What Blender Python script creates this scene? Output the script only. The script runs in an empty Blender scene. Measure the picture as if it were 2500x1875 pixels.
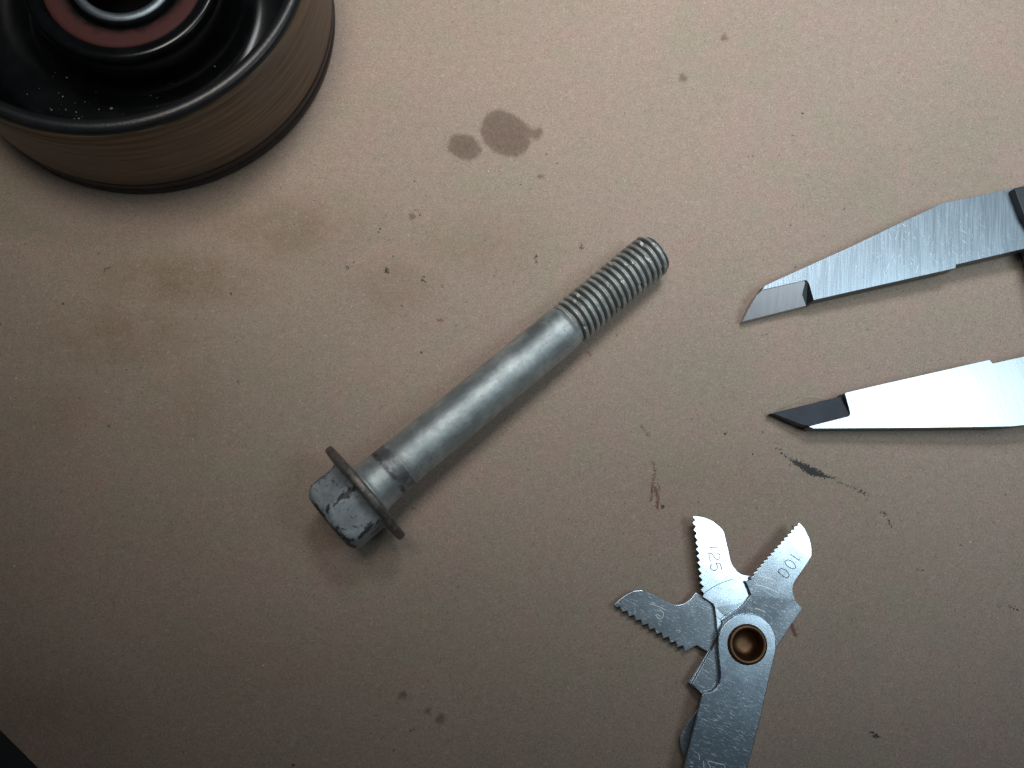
import bpy, bmesh, math, random
import numpy as np
from mathutils import Vector, Matrix
from mathutils import noise as mnoise
random.seed(7); rng = np.random.default_rng(7)
# ---------------------------------------------------------------- units: 1 unit = 1 cm
S = bpy.context.scene
S.unit_settings.system = 'METRIC'; S.unit_settings.scale_length = 0.01
COL = S.collection

# ---------------------------------------------------------------- camera (phone held above the bench)
FPX, CX, CY, H = 2165.0, 1250.0, 937.5, 17.3
NADIR = (1150.0, 1330.0)
_n = Vector((NADIR[0]-CX, -(NADIR[1]-CY), -FPX)).normalized()
_u = -_n
_X = (Vector((1, 0, 0)) - _u*_u.x).normalized()
_Y = _u.cross(_X)
R3 = Matrix((_X, _Y, _u))                      # camera -> world
cam_d = bpy.data.cameras.new('camera'); cam = bpy.data.objects.new('camera', cam_d); COL.objects.link(cam)
cam.matrix_world = Matrix.Translation((0, 0, H)) @ R3.to_4x4()
cam_d.sensor_fit = 'HORIZONTAL'; cam_d.sensor_width = 36.0; cam_d.lens = 36.0*FPX/2500.0
cam_d.clip_start = 0.1; cam_d.clip_end = 2000
S.camera = cam

# ---------------------------------------------------------------- light
W = bpy.data.worlds.new("World"); S.world = W; W.use_nodes = True
bg = W.node_tree.nodes['Background']
bg.inputs[0].default_value = (0.62, 0.82, 1.0, 1); bg.inputs[1].default_value = 0.026

def area(name, loc, target, sx, sy, power, color, spread=180):
    d = bpy.data.lights.new(name, 'AREA'); d.shape = 'RECTANGLE'; d.size = sx; d.size_y = sy
    d.energy = power; d.color = color; d.spread = math.radians(spread)
    o = bpy.data.objects.new(name, d); COL.objects.link(o)
    o.location = loc
    o.rotation_euler = (Vector(target)-Vector(loc)).to_track_quat('-Z', 'Y').to_euler()
    return o
area('lamp_bench', (20, 4.4, 30), (12, 9, 0), 15, 10, 640, (0.82, 0.95, 1.0), 64)
area('lamp_ceiling', (9, 31, 46), (9, 17, 0), 14, 14, 1370, (0.96, 0.97, 1.0), 45)
area('fill_overhead', (-5, 15, 42), (-3.0, 12, 0), 16, 16, 600, (1.0, 0.93, 0.84), 40)  # added fill light, set above the pulley to lighten its shadow
S.view_settings.view_transform = 'Standard'; S.view_settings.look = 'None'
S.view_settings.exposure = 0; S.view_settings.gamma = 1

# ---------------------------------------------------------------- helpers
def world(px, z):
    """the point at height z (number or function of pixel) that the photograph shows at a pixel"""
    x, y = px
    d = R3 @ Vector((x-CX, -(y-CY), -FPX))
    if callable(z):
        zz = z(px)
    else: zz = z
    t = (zz-H)/d.z
    return Vector((d.x*t, d.y*t, zz))
def zoomed(ox, oy, s, pts): return [(ox+x/s, oy+y/s) for x, y in pts]
def smooth_poly(pts, n=4, closed=False):
    """Catmull-Rom through points"""
    out = []; m = len(pts)
    rngi = range(m) if closed else range(m-1)
    for i in rngi:
        g = lambda k: Vector((pts[k % m] if closed else pts[max(0, min(m-1, k))]))
        p0, p1, p2, p3 = g(i-1), g(i), g(i+1), g(i+2)
        for j in range(n):
            t = j/n
            q = 0.5*((2*p1)+(-p0+p2)*t+(2*p0-5*p1+4*p2-p3)*t*t+(-p0+3*p1-3*p2+p3)*t**3)
            out.append(tuple(q))
    if not closed: out.append(tuple(pts[-1]))
    return out
def link(name, me, mat, parent=None, smooth=False):
    o = bpy.data.objects.new(name, me); COL.objects.link(o)
    if mat: me.materials.append(mat)
    if parent is not None: o.parent = parent; o.matrix_parent_inverse = parent.matrix_world.inverted()
    if smooth:
        for p in me.polygons: p.use_smooth = True
    return o
def empty(name, loc, label, cat, group=None):
    o = bpy.data.objects.new(name, None); COL.objects.link(o); o.location = loc
    o.empty_display_size = 0.3
    o['label'] = label; o['category'] = cat
    if group: o['group'] = group
    bpy.context.view_layer.update()
    return o
def bevel(o, w, seg=2, ang=35):
    m = o.modifiers.new('edge', 'BEVEL'); m.width = w; m.segments = seg; m.limit_method = 'ANGLE'
    m.angle_limit = math.radians(ang); m.harden_normals = False
    return o
def plate(name, top, thick, mat, parent, bev=0.006, seg=2, hole=None):
    """solid plate whose top outline is a list of world points; hole is an inner outline"""
    bm = bmesh.new()
    if hole:
        dz = Vector((0, 0, thick))
        loops = []
        for pts in (top, hole):
            vt = [bm.verts.new(p) for p in pts]; vb = [bm.verts.new(p-dz) for p in pts]; loops.append((vt, vb))
        for lev in (0, 1):
            ed = []
            for lp in loops:
                vs = lp[lev]; ed += [bm.edges.new((vs[i], vs[(i+1) % len(vs)])) for i in range(len(vs))]
            bmesh.ops.triangle_fill(bm, edges=ed, use_beauty=True, use_dissolve=False)
        for vt, vb in loops:
            for i in range(len(vt)):
                j = (i+1) % len(vt); bm.faces.new((vt[j], vt[i], vb[i], vb[j]))
        bmesh.ops.recalc_face_normals(bm, faces=bm.faces)
        me = bpy.data.meshes.new(name); bm.to_mesh(me); bm.free()
        o = link(name, me, mat, parent)
        if bev: bevel(o, bev, seg)
        return o
    a = sum((top[i].x*top[(i+1) % len(top)].y-top[(i+1) % len(top)].x*top[i].y) for i in range(len(top)))
    if a < 0: top = top[::-1]
    vt = [bm.verts.new(p) for p in top]
    vb = [bm.verts.new(p-Vector((0, 0, thick))) for p in top]
    bm.faces.new(vt); bm.faces.new(vb[::-1])
    n = len(top)
    for i in range(n):
        j = (i+1) % n
        bm.faces.new((vt[j], vt[i], vb[i], vb[j]))
    bmesh.ops.recalc_face_normals(bm, faces=bm.faces)
    me = bpy.data.meshes.new(name); bm.to_mesh(me); bm.free()
    o = link(name, me, mat, parent)
    if bev: bevel(o, bev, seg)
    return o
def lathe(name, prof, mat, parent, n=128, center=(0, 0), smooth=True, auto=None):
    vs, fs = [], []
    for r, z in prof:
        for k in range(n):
            a = 2*math.pi*k/n
            vs.append((center[0]+r*math.cos(a), center[1]+r*math.sin(a), z))
    for i in range(len(prof)-1):
        for k in range(n):
            l = (k+1) % n
            fs.append((i*n+k, i*n+l, (i+1)*n+l, (i+1)*n+k))
    me = bpy.data.meshes.new(name); me.from_pydata(vs, [], fs)
    bm = bmesh.new(); bm.from_mesh(me); bmesh.ops.remove_doubles(bm, verts=bm.verts, dist=1e-5)
    bmesh.ops.recalc_face_normals(bm, faces=bm.faces); bm.to_mesh(me); bm.free()
    o = link(name, me, mat, parent, smooth)
    return o
def round_profile(prof, n=3):
    return smooth_poly(prof, n)

# ---------------------------------------------------------------- node helpers
class NT:
    def __init__(s, name):
        s.m = bpy.data.materials.new(name); s.m.use_nodes = True; s.t = s.m.node_tree
        s.b = s.t.nodes['Principled BSDF']
        s.co = s.new('ShaderNodeTexCoord').outputs['Object']
    def new(s, typ, **kw):
        n = s.t.nodes.new(typ)
        for k, v in kw.items(): setattr(n, k, v)
        return n
    def L(s, a, b): s.t.links.new(a, b)
    def setin(s, sock, v):
        if hasattr(v, 'links') or isinstance(v, bpy.types.NodeSocket): s.L(v, sock)
        else: sock.default_value = v
    def mapping(s, scale=(1, 1, 1), rot=0, loc=(0, 0, 0), src=None):
        m = s.new('ShaderNodeMapping'); s.L(src or s.co, m.inputs[0])
        # rotate first, then scale
        m.inputs['Rotation'].default_value = (0, 0, rot)
        m2 = s.new('ShaderNodeMapping'); s.L(m.outputs[0], m2.inputs[0])
        m2.inputs['Scale'].default_value = scale; m2.inputs['Location'].default_value = loc
        return m2.outputs[0]
    def noise(s, scale, detail=2, rough=0.5, src=None, dist=0, typ='fac'):
        n = s.new('ShaderNodeTexNoise'); s.L(src or s.co, n.inputs['Vector'])
        n.inputs['Scale'].default_value = scale; n.inputs['Detail'].default_value = detail
        n.inputs['Roughness'].default_value = rough; n.inputs['Distortion'].default_value = dist
        return n.outputs[0] if typ == 'fac' else n.outputs[1]
    def voro(s, scale, src=None, rnd=1.0, feat='F1', out='Distance'):
        n = s.new('ShaderNodeTexVoronoi', feature=feat); s.L(src or s.co, n.inputs['Vector'])
        n.inputs['Scale'].default_value = scale; n.inputs['Randomness'].default_value = rnd
        return n.outputs[out], n
    def ramp(s, v, a, b, lo=0.0, hi=1.0, smooth=True):
        n = s.new('ShaderNodeMapRange'); n.interpolation_type = 'SMOOTHSTEP' if smooth else 'LINEAR'
        s.L(v, n.inputs[0]); n.inputs[1].default_value = a; n.inputs[2].default_value = b
        n.inputs[3].default_value = lo; n.inputs[4].default_value = hi
        return n.outputs[0]
    def math(s, op, a, b=0.0, c=None):
        n = s.new('ShaderNodeMath', operation=op)
        s.setin(n.inputs[0], a); s.setin(n.inputs[1], b)
        if c is not None: s.setin(n.inputs[2], c)
        return n.outputs[0]
    def mix(s, fac, a, b, mode='MIX'):
        n = s.new('ShaderNodeMix', data_type='RGBA', blend_type=mode)
        s.setin(n.inputs[0], fac)
        for sock, v in ((n.inputs[6], a), (n.inputs[7], b)):
            if isinstance(v, tuple): sock.default_value = (v+(1,))[:4]
            elif isinstance(v, float): sock.default_value = (v, v, v, 1)
            else: s.L(v, sock)
        return n.outputs[2]
    def bump(s, h, strength=0.3, dist=0.01, prev=None):
        n = s.new('ShaderNodeBump'); s.L(h, n.inputs['Height'])
        n.inputs['Strength'].default_value = strength; n.inputs['Distance'].default_value = dist
        if prev: s.L(prev, n.inputs['Normal'])
        return n.outputs[0]
    def attr(s, name, ch=None):
        n = s.new('ShaderNodeAttribute', attribute_name=name)
        sp = s.new('ShaderNodeSeparateColor'); s.L(n.outputs['Color'], sp.inputs[0])
        return sp.outputs
    def out(s, col=None, rough=None, metal=0.0, normal=None, spec=0.5, coat=None):
        if col is not None: s.setin(s.b.inputs['Base Color'], (col+(1,))[:4] if isinstance(col, tuple) else col)
        if rough is not None: s.setin(s.b.inputs['Roughness'], rough)
        s.setin(s.b.inputs['Metallic'], metal)
        s.setin(s.b.inputs['Specular IOR Level'], spec)
        if normal is not None: s.L(normal, s.b.inputs['Normal'])
        if coat: s.b.inputs['Coat Weight'].default_value = coat
        return s.m

# ---------------------------------------------------------------- materials
def mat_paper():
    n = NT('kraft_paper')
    big = n.noise(0.22, 2, 0.5); big2 = n.noise(0.33, 3, 0.5, n.mapping(loc=(30, 7, 3)))
    col = n.mix(n.ramp(big, 0.35, 0.65), (0.415, 0.325, 0.266), (0.368, 0.306, 0.243))
    col = n.mix(n.ramp(big2, 0.4, 0.7, 0, 0.7), col, (0.40, 0.31, 0.262))
    b3 = n.noise(1.3, 3, 0.6, n.mapping(loc=(3, 17, 5))); b4 = n.noise(1.0, 3, 0.6, n.mapping(loc=(13, 1, 9)))
    col = n.mix(n.ramp(b3, 0.35, 0.65, 0, 0.55), col, n.mix(n.ramp(b4, 0.4, 0.6), (0.43, 0.305, 0.262), (0.36, 0.325, 0.245)))
    tone = n.attr('tone')
    tn = n.math('MULTIPLY', tone[0], n.ramp(n.noise(1.6, 4, 0.65), 0.3, 0.6, 0.45, 1.25))
    col = n.mix(tn, col, (0.27, 0.195, 0.125))
    # cloudy pulp
    c1 = n.noise(5.5, 4, 0.6)
    col = n.mix(1.0, col, n.mix(n.ramp(c1, 0.3, 0.7), (0.95, 0.95, 0.95), (1.045, 1.045, 1.045)), 'MULTIPLY')
    # fine grain
    g = n.noise(60, 2, 0.7)
    col = n.mix(1.0, col, n.mix(n.ramp(g, 0.3, 0.7), (0.74, 0.73, 0.72), (1.23, 1.23, 1.24)), 'MULTIPLY')
    g2 = n.noise(24, 3, 0.75)
    col = n.mix(1.0, col, n.mix(n.ramp(g2, 0.3, 0.7), (0.85, 0.84, 0.83), (1.13, 1.13, 1.13)), 'MULTIPLY')
    # fibres in several directions
    hs = None
    for i, (rot, sc, lo, hi, k) in enumerate([(0.3, 1.0, 0.67, 0.78, 1), (1.35, 1.1, 0.67, 0.78, 1), (2.3, 0.9, 0.68, 0.78, 1),
                                             (0.8, 1.2, 0.65, 0.76, -1), (1.9, 1.0, 0.655, 0.765, -1), (2.75, 1.3, 0.66, 0.77, -1)]):
        warp = n.noise(1.2, 1, 0.5, typ='col')
        ad = n.new('ShaderNodeVectorMath', operation='MULTIPLY_ADD'); n.L(warp, ad.inputs[0])
        ad.inputs[1].default_value = (0.35, 0.35, 0); n.L(n.co, ad.inputs[2])
        v = n.mapping((9*sc, 62*sc, 1), rot, (i*11.3, i*5.1, 0), ad.outputs[0])
        f = n.ramp(n.noise(1.0, 1, 0.4, v), lo, hi)
        if k > 0: col = n.mix(n.math('MULTIPLY', f, 0.62), col, (0.66, 0.58, 0.50))
        else: col = n.mix(n.math('MULTIPLY', f, 0.72), col, (0.14, 0.10, 0.075))
        hs = f if hs is None else n.math('ADD', hs, f)
    # specks (dark and a few pale)
    for sc, r0, c, dens in ((2.6, 0.05, (0.05, 0.04, 0.035), 0.62), (6.5, 0.10, (0.13, 0.10, 0.08), 0.5), (2.2, 0.036, (0.8, 0.78, 0.74), 0.72)):
        src = n.mapping((1, 1, 0.0), 0.2*sc, (sc*3, 1, 0))
        d, vn = n.voro(sc, src)
        s2 = n.new('ShaderNodeSeparateColor'); n.L(vn.outputs['Color'], s2.inputs[0])
        rad = n.math('MULTIPLY', n.ramp(s2.outputs[0], dens, 1.0, 0, 1, False), r0)
        dd = n.math('ADD', d, n.math('MULTIPLY', n.math('SUBTRACT', n.noise(18, 1), 0.5), 0.05))
        f = n.math('MULTIPLY', n.math('LESS_THAN', dd, rad), 0.85)
        col = n.mix(f, col, c)
    mk = n.attr('marks')
    rag = n.math('SUBTRACT', n.noise(9, 5, 0.7), 0.5)
    rag2 = n.math('SUBTRACT', n.noise(26, 3, 0.65), 0.5)
    # oil: darkened, slightly saturated; values are signed distances (0.5 = edge)
    o = n.ramp(n.math('MULTIPLY_ADD', rag, 0.30, mk[0]), 0.42, 0.60, 0, 0.8)
    col = n.mix(o, col, n.mix(1.0, col, (0.44, 0.37, 0.33), 'MULTIPLY'))
    o2 = n.ramp(n.math('MULTIPLY_ADD', rag, 0.8, mk[0]), 0.62, 0.95, 0, 0.5)
    col = n.mix(o2, col, n.mix(1.0, col, (0.6, 0.58, 0.56), 'MULTIPLY'))
    # reddish powder
    r = n.ramp(n.math('MULTIPLY_ADD', rag2, 1.0, mk[2]), 0.45, 0.60, 0, 0.8)
    col = n.mix(r, col, (0.15, 0.05, 0.035))
    k = n.ramp(n.math('ADD', n.math('MULTIPLY_ADD', rag2, 1.5, mk[1]), n.math('MULTIPLY', rag, 0.3)), 0.5, 0.57, 0, 0.94)
    col = n.mix(k, col, (0.018, 0.02, 0.024))
    bmp = n.bump(n.math('ADD', n.math('MULTIPLY', hs, 0.5), n.noise(60, 3, 0.6)), 0.10, 0.005)
    bmp = n.bump(n.noise(0.5, 1, 0.4), 0.12, 0.05, bmp)
    return n.out(col, 0.62, 0, bmp, 0.35)

def scratch_field(n, rots, along, across, lo, hi, warp=0.03, off=0):
    tot = None
    w = n.noise(0.8, 1, 0.5, typ='col')
    ad = n.new('ShaderNodeVectorMath', operation='MULTIPLY_ADD'); n.L(w, ad.inputs[0])
    ad.inputs[1].default_value = (warp, warp, 0); n.L(n.co, ad.inputs[2])
    for i, r in enumerate(rots):
        v = n.mapping((along, across, 1), r, (3.7*i+off, 9.1*i, 0), ad.outputs[0])
        f = n.ramp(n.noise(1.0, 1, 0.4, v), lo, hi)
        tot = f if tot is None else n.math('MAXIMUM', tot, f)
    return tot

def mat_gauge(name, tint=(0.53, 0.65, 0.75), rough=0.20, metal=0.74):
    n = NT(name)
    bl = n.noise(3.5, 4, 0.6)
    col = n.mix(n.ramp(bl, 0.3, 0.7), tuple(c*0.86 for c in tint), tuple(min(1, c*1.1) for c in tint))
    s = scratch_field(n, (0.42, 0.50, 0.46), 7, 85, 0.70, 0.79)
    s2 = scratch_field(n, (0.62, 0.30), 12, 95, 0.72, 0.8, off=20)
    fine = n.noise(1, 3, 0.6, n.mapping((14, 60, 1), 0.5))
    col = n.mix(n.math('MULTIPLY', n.math('MAXIMUM', s, s2), 0.45), col, (0.90, 0.95, 1.0))
    ro = n.math('ADD', n.ramp(fine, 0.3, 0.7, rough-0.01, rough+0.02), n.math('MULTIPLY', n.math('MAXIMUM', s, s2), 0.3))
    h = n.math('ADD', n.math('MULTIPLY', s, 1.0), n.math('MULTIPLY', fine, 0.25))
    b = n.bump(h, 0.12, 0.003)
    b = n.bump(n.noise(1.6, 2), 0.10, 0.02, b)
    return n.out(col, ro, metal, b)

def mat_jaw(name, ang, tint, rough):
    n = NT(name)
    brush = n.noise(1, 3, 0.6, n.mapping((95, 2.6, 1), ang))
    brush2 = n.noise(1, 1, 0.6, n.mapping((45, 1.2, 1), ang, (5, 5, 0)))
    sc = scratch_field(n, (ang+1.3, ang+1.9, ang+0.6), 5.0, 90, 0.70, 0.80, 0.08)
    sm = n.ramp(n.noise(0.6, 3, 0.6, n.mapping(loc=(4, 1, 0))), 0.42, 0.62)
    sc = n.math('MULTIPLY', sc, sm)
    col = n.mix(n.ramp(brush, 0.3, 0.7), tuple(c*0.95 for c in tint), tuple(min(1, c*1.05) for c in tint))
    col = n.mix(n.math('MULTIPLY', sc, 0.5), col, (0.95, 0.97, 1.0))
    ro = n.math('ADD', n.ramp(brush2, 0.3, 0.7, rough-0.02, rough+0.03), n.math('MULTIPLY', sc, 0.2))
    h = n.math('ADD', brush, n.math('MULTIPLY', sc, 0.6))
    b = n.bump(h, 0.07, 0.003)
    n.b.inputs['Anisotropic'].default_value = 0.0
    return n.out(col, ro, 0.78, b)

def mat_zinc():
    n = NT('zinc_plated_shank')
    a = n.noise(2.4, 5, 0.65); c = n.noise(9, 4, 0.65); f = n.noise(45, 3, 0.7)
    col = n.mix(n.ramp(a, 0.35, 0.68), (0.36, 0.42, 0.435), (0.54, 0.61, 0.625))
    col = n.mix(n.ramp(c, 0.5, 0.72, 0, 0.5), col, (0.24, 0.275, 0.27))
    # dark pits, denser towards the thread (local x runs head -> tip)
    x = n.new('ShaderNodeSeparateXYZ'); n.L(n.co, x.inputs[0])
    d, _ = n.voro(7.5); ext = n.ramp(x.outputs[0], 2.5, 4.9, 0.0, 0.09)
    pit = n.math('LESS_THAN', n.math('MULTIPLY_ADD', n.math('SUBTRACT', f, 0.5), 0.45, d), n.math('ADD', n.math('MULTIPLY', n.ramp(n.noise(1.7, 2), 0.45, 0.7), 0.10), ext))
    col = n.mix(n.math('MULTIPLY', pit, 0.75), col, (0.06, 0.065, 0.065))
    side_shade = n.math('MULTIPLY', n.ramp(n.noise(1.3, 3, 0.6, n.mapping(loc=(2, 8, 3))), 0.4, 0.65), n.ramp(x.outputs[0], 1.5, 4.5, 0.25, 0.75))
    side_shade = n.math('MULTIPLY', side_shade, n.ramp(x.outputs[1], -0.35, 0.15, 1, 0.25))
    col = n.mix(side_shade, col, (0.15, 0.175, 0.18))  # shade put into the colour: darker on the upper-left side and towards the tip
    # oily bands near the neck
    ang = n.noise(2.6, 5, 0.7, n.mapping((1.1, 1, 1)), 0.5)
    def band(x0, x1, soft):
        return n.math('MULTIPLY', n.ramp(x.outputs[0], x0-soft, x0+soft), n.ramp(x.outputs[0], x1-soft, x1+soft, 1, 0))
    b1 = n.math('MULTIPLY', band(0.44, 0.735, 0.015), n.ramp(ang, 0.36, 0.54))
    col = n.mix(n.math('MULTIPLY', b1, 0.72), col, (0.13, 0.125, 0.14))
    b2 = n.math('MULTIPLY', band(0.43, 0.52, 0.035), n.ramp(n.noise(5, 4, 0.7, n.mapping((1.0, 1, 1))), 0.38, 0.52))
    col = n.mix(n.math('MULTIPLY', b2, 0.8), col, (0.06, 0.05, 0.06))
    b = n.bump(n.math('ADD', n.math('MULTIPLY', c, 0.8), f), 0.55, 0.012)
    ro = n.ramp(f, 0.3, 0.7, 0.30, 0.50)
    return n.out(col, ro, 0.58, b)

def mat_thread():
    n = NT('thread_steel')
    f = n.noise(30, 4, 0.7); a = n.noise(4, 3)
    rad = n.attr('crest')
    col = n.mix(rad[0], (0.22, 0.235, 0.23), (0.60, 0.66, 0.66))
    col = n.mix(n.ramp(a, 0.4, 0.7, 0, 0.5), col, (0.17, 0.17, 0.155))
    b = n.bump(f, 0.55, 0.010)
    return n.out(col, n.ramp(f, 0.3, 0.7, 0.33, 0.5), 0.45, b)

def mat_head():
    n = NT('grey_coated_head')
    a = n.noise(2.2, 6, 0.68, dist=0.6); c = n.noise(3.0, 5, 0.7, n.mapping(loc=(7, 3, 1)), dist=1.0)
    f = n.noise(40, 3, 0.7)
    pa = n.attr('crest')                       # R = nearness to a hexagon edge
    wear = n.math('MULTIPLY_ADD', pa[0], 0.16, c)
    col = n.mix(n.ramp(a, 0.35, 0.7), (0.31, 0.365, 0.405), (0.47, 0.535, 0.58))
    col = n.mix(n.ramp(wear, 0.565, 0.65, 0, 0.9), col, (0.035, 0.036, 0.042))
    d = n.ramp(n.noise(14, 3, 0.7), 0.58, 0.70, 0, 0.55)
    col = n.mix(d, col, (0.06, 0.062, 0.07))
    b = n.bump(n.math('ADD', f, n.math('MULTIPLY', n.ramp(wear, 0.585, 0.66), -1.0)), 0.35, 0.010)
    return n.out(col, n.ramp(a, 0.3, 0.7, 0.46, 0.6), 0.25, b)

def mat_flange():
    n = NT('tarnished_flange')
    a = n.noise(5, 5, 0.65); f = n.noise(30, 3, 0.7)
    col = n.mix(n.ramp(a, 0.35, 0.65), (0.13, 0.12, 0.12), (0.25, 0.225, 0.215))
    col = n.mix(n.ramp(n.noise(11, 3, 0.6), 0.62, 0.7, 0, 0.7), col, (0.34, 0.32, 0.32))
    return n.out(col, 0.45, 0.5, n.bump(f, 0.5, 0.012))

def mat_simple(name, col, rough, metal=0.0, bumpscale=None, bstr=0.2, var=0.15, spec=0.5):
    n = NT(name)
    a = n.noise(3, 4, 0.6)
    c = n.mix(n.ramp(a, 0.3, 0.7), tuple(x*(1-var) for x in col), tuple(x*(1+var) for x in col))
    nb = n.bump(n.noise(bumpscale, 3, 0.6), bstr, 0.01) if bumpscale else None
    return n.out(c, rough, metal, nb, spec)

def mat_band():
    n = NT('worn_pulley_band')
    sep = n.new('ShaderNodeSeparateXYZ'); n.L(n.co, sep.inputs[0])
    an = n.math('ARCTAN2', sep.outputs[1], sep.outputs[0])
    cmb = n.new('ShaderNodeCombineXYZ'); n.L(n.math('MULTIPLY', an, 1.3), cmb.inputs[0]); n.L(n.math('MULTIPLY', sep.outputs[2], 9), cmb.inputs[1])
    st = n.noise(1.0, 5, 0.65, cmb.outputs[0])
    cmb2 = n.new('ShaderNodeCombineXYZ'); n.L(n.math('MULTIPLY', an, 3.5), cmb2.inputs[0]); n.L(n.math('MULTIPLY', sep.outputs[2], 30), cmb2.inputs[1])
    st2 = n.noise(1.0, 3, 0.6, cmb2.outputs[0])
    cl = n.noise(1.1, 3, 0.6)
    col = n.mix(n.ramp(st, 0.34, 0.66), (0.085, 0.062, 0.042), (0.25, 0.18, 0.122))
    col = n.mix(n.ramp(cl, 0.42, 0.66, 0, 0.6), col, (0.14, 0.128, 0.108))
    col = n.mix(n.ramp(st2, 0.56, 0.70, 0, 0.6), col, (0.27, 0.22, 0.165))
    b = n.bump(n.math('ADD', st2, n.noise(40, 2)), 0.25, 0.006)
    return n.out(col, n.ramp(st, 0.3, 0.7, 0.40, 0.52), 0.35, b)

def mat_dish():
    n = NT('black_pulley_paint')
    f = n.noise(25, 3, 0.6)
    col = n.mix(n.ramp(n.noise(1.8, 4, 0.6), 0.4, 0.7), (0.003, 0.0035, 0.004), (0.006, 0.007, 0.008))
    return n.out(col, 0.2, 0.0, n.bump(f, 0.10, 0.004), 0.32)

def mat_seal():
    n = NT('dull_red_seal')
    sep = n.new('ShaderNodeSeparateXYZ'); n.L(n.co, sep.inputs[0])
    r = n.math('SQRT', n.math('ADD', n.math('POWER', sep.outputs[0], 2.0), n.math('POWER', sep.outputs[1], 2.0)))
    r = n.math('MULTIPLY_ADD', n.math('SUBTRACT', n.noise(4, 4, 0.6), 0.5), 0.35, r)
    col = n.mix(n.ramp(r, 1.12, 1.36), (0.004, 0.003, 0.003), n.mix(n.noise(20, 3, 0.6), (0.05, 0.016, 0.015), (0.085, 0.026, 0.024)))
    return n.out(col, 0.7, 0, n.bump(n.noise(35, 3), 0.2, 0.005), 0.25)

M = dict(paper=mat_paper(), zinc=mat_zinc(), thread=mat_thread(), head=mat_head(), flange=mat_flange(),
         jaw_up=mat_jaw('brushed_upper_jaw', 0.10, (0.48, 0.60, 0.70), 0.26),
         jaw_low=mat_jaw('brushed_lower_jaw', -0.28, (0.45, 0.52, 0.55), 0.27),
         jaw_side=mat_simple('shaded_jaw_edge', (0.13, 0.135, 0.15), 0.42, 0.7, 40, 0.2),  # same steel, with the shade of the side faces put into the colour
         tip=mat_jaw('ground_jaw_tip', 0.05, (0.46, 0.47, 0.50), 0.30),
         tip_shaded=mat_simple('shaded_ground_recess', (0.035, 0.045, 0.058), 0.40, 0.7, 60, 0.2),  # tilted face turned from the light, its shade painted as dark steel
         fillet=mat_simple('dark_recess_fillet', (0.06, 0.075, 0.08), 0.38, 0.8, 30, 0.2),
         slider=mat_simple('dark_slider_housing', (0.035, 0.045, 0.052), 0.5, 0.0, 30, 0.2),
         gauge=mat_gauge('gauge_blade_steel'), gauge2=mat_gauge('gauge_handle_steel', (0.43, 0.54, 0.64), 0.24, 0.92),
         engrave=mat_simple('engraved_line', (0.07, 0.08, 0.095), 0.6, 0.3),
         glint=mat_simple('painted_glint_line', (0.9, 0.93, 0.95), 0.45, 0.6),  # pale colour paints the glint on engraved strokes and worn rings
         brass=mat_simple('aged_brass', (0.20, 0.12, 0.07), 0.5, 1.0, 14, 0.12, 0.25),
         band=mat_band(), dish=mat_dish(),
         rim=mat_simple('scuffed_black_rim', (0.012, 0.014, 0.016), 0.34, 0.0, 22, 0.35),
         flange_low=mat_simple('dark_lower_flange', (0.035, 0.030, 0.028), 0.42, 0.2, 25, 0.3), seal=mat_seal(),
         race=mat_simple('bearing_race_steel', (0.15, 0.185, 0.215), 0.45, 1.0, 20, 0.3),
         bore=mat_simple('black_bore', (0.0015, 0.0015, 0.0015), 0.7, spec=0.05),
         bench=mat_simple('dark_bench', (0.010, 0.012, 0.014), 0.6, 0.0, 6, 0.2),
         grit=mat_simple('pale_grit', (0.22, 0.21, 0.18), 0.7),
         hair=mat_simple('pale_fibre', (0.60, 0.56, 0.48), 0.45))

# ---------------------------------------------------------------- bench and paper
def box_mesh(name, x0, x1, y0, y1, z0, z1, mat, bev=0.0):
    bm = bmesh.new(); bmesh.ops.create_cube(bm, size=1)
    for v in bm.verts: v.co = Vector(((x0+x1)/2+v.co.x*(x1-x0), (y0+y1)/2+v.co.y*(y1-y0), (z0+z1)/2+v.co.z*(z1-z0)))
    me = bpy.data.meshes.new(name); bm.to_mesh(me); bm.free()
    o = link(name, me, mat)
    if bev: bevel(o, bev)
    return o
bench = box_mesh('workbench', -45, 50, -35, 45, -4, -0.035, M['bench'], 0.2); bench['kind'] = 'structure'

def z2(ox, oy, s, *pts): return zoomed(ox, oy, s, pts)
def wxy(px): return tuple(world(px, 0.0))[:2]
ST = 0.03
ax_x = np.concatenate([np.arange(-17, -10, 0.12), np.arange(-10, 12.3, ST), np.arange(12.3, 20, 0.15)])
ax_y = np.concatenate([np.arange(-10, -5.2, 0.06), np.arange(-5.2, 12.6, ST), np.arange(12.6, 22, 0.15)])
nx, ny = len(ax_x), len(ax_y)
gx, gy = np.meshgrid(ax_x, ax_y)
def sd_poly(P):
    """signed distance in cm to polygon (positive inside)"""
    P = np.array(P); d = np.full(gx.shape, 1e9); ins = np.zeros(gx.shape, bool)
    n = len(P)
    x0, x1 = P[:, 0].min()-1, P[:, 0].max()+1; y0, y1 = P[:, 1].min()-1, P[:, 1].max()+1
    m = (gx > x0) & (gx < x1) & (gy > y0) & (gy < y1)
    X, Y = gx[m], gy[m]; dd = np.full(X.shape, 1e9); ii = np.zeros(X.shape, bool)
    for i in range(n):
        a, b = P[i], P[(i+1) % n]; e = b-a
        t = np.clip(((X-a[0])*e[0]+(Y-a[1])*e[1])/(e@e+1e-12), 0, 1)
        dd = np.minimum(dd, np.hypot(X-a[0]-t*e[0], Y-a[1]-t*e[1]))
        c = ((a[1] > Y) != (b[1] > Y)) & (X < (b[0]-a[0])*(Y-a[1])/(b[1]-a[1]+1e-12)+a[0]); ii ^= c
    d[m] = np.where(ii, dd, -dd); d[~m] = -9
    return d
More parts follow.
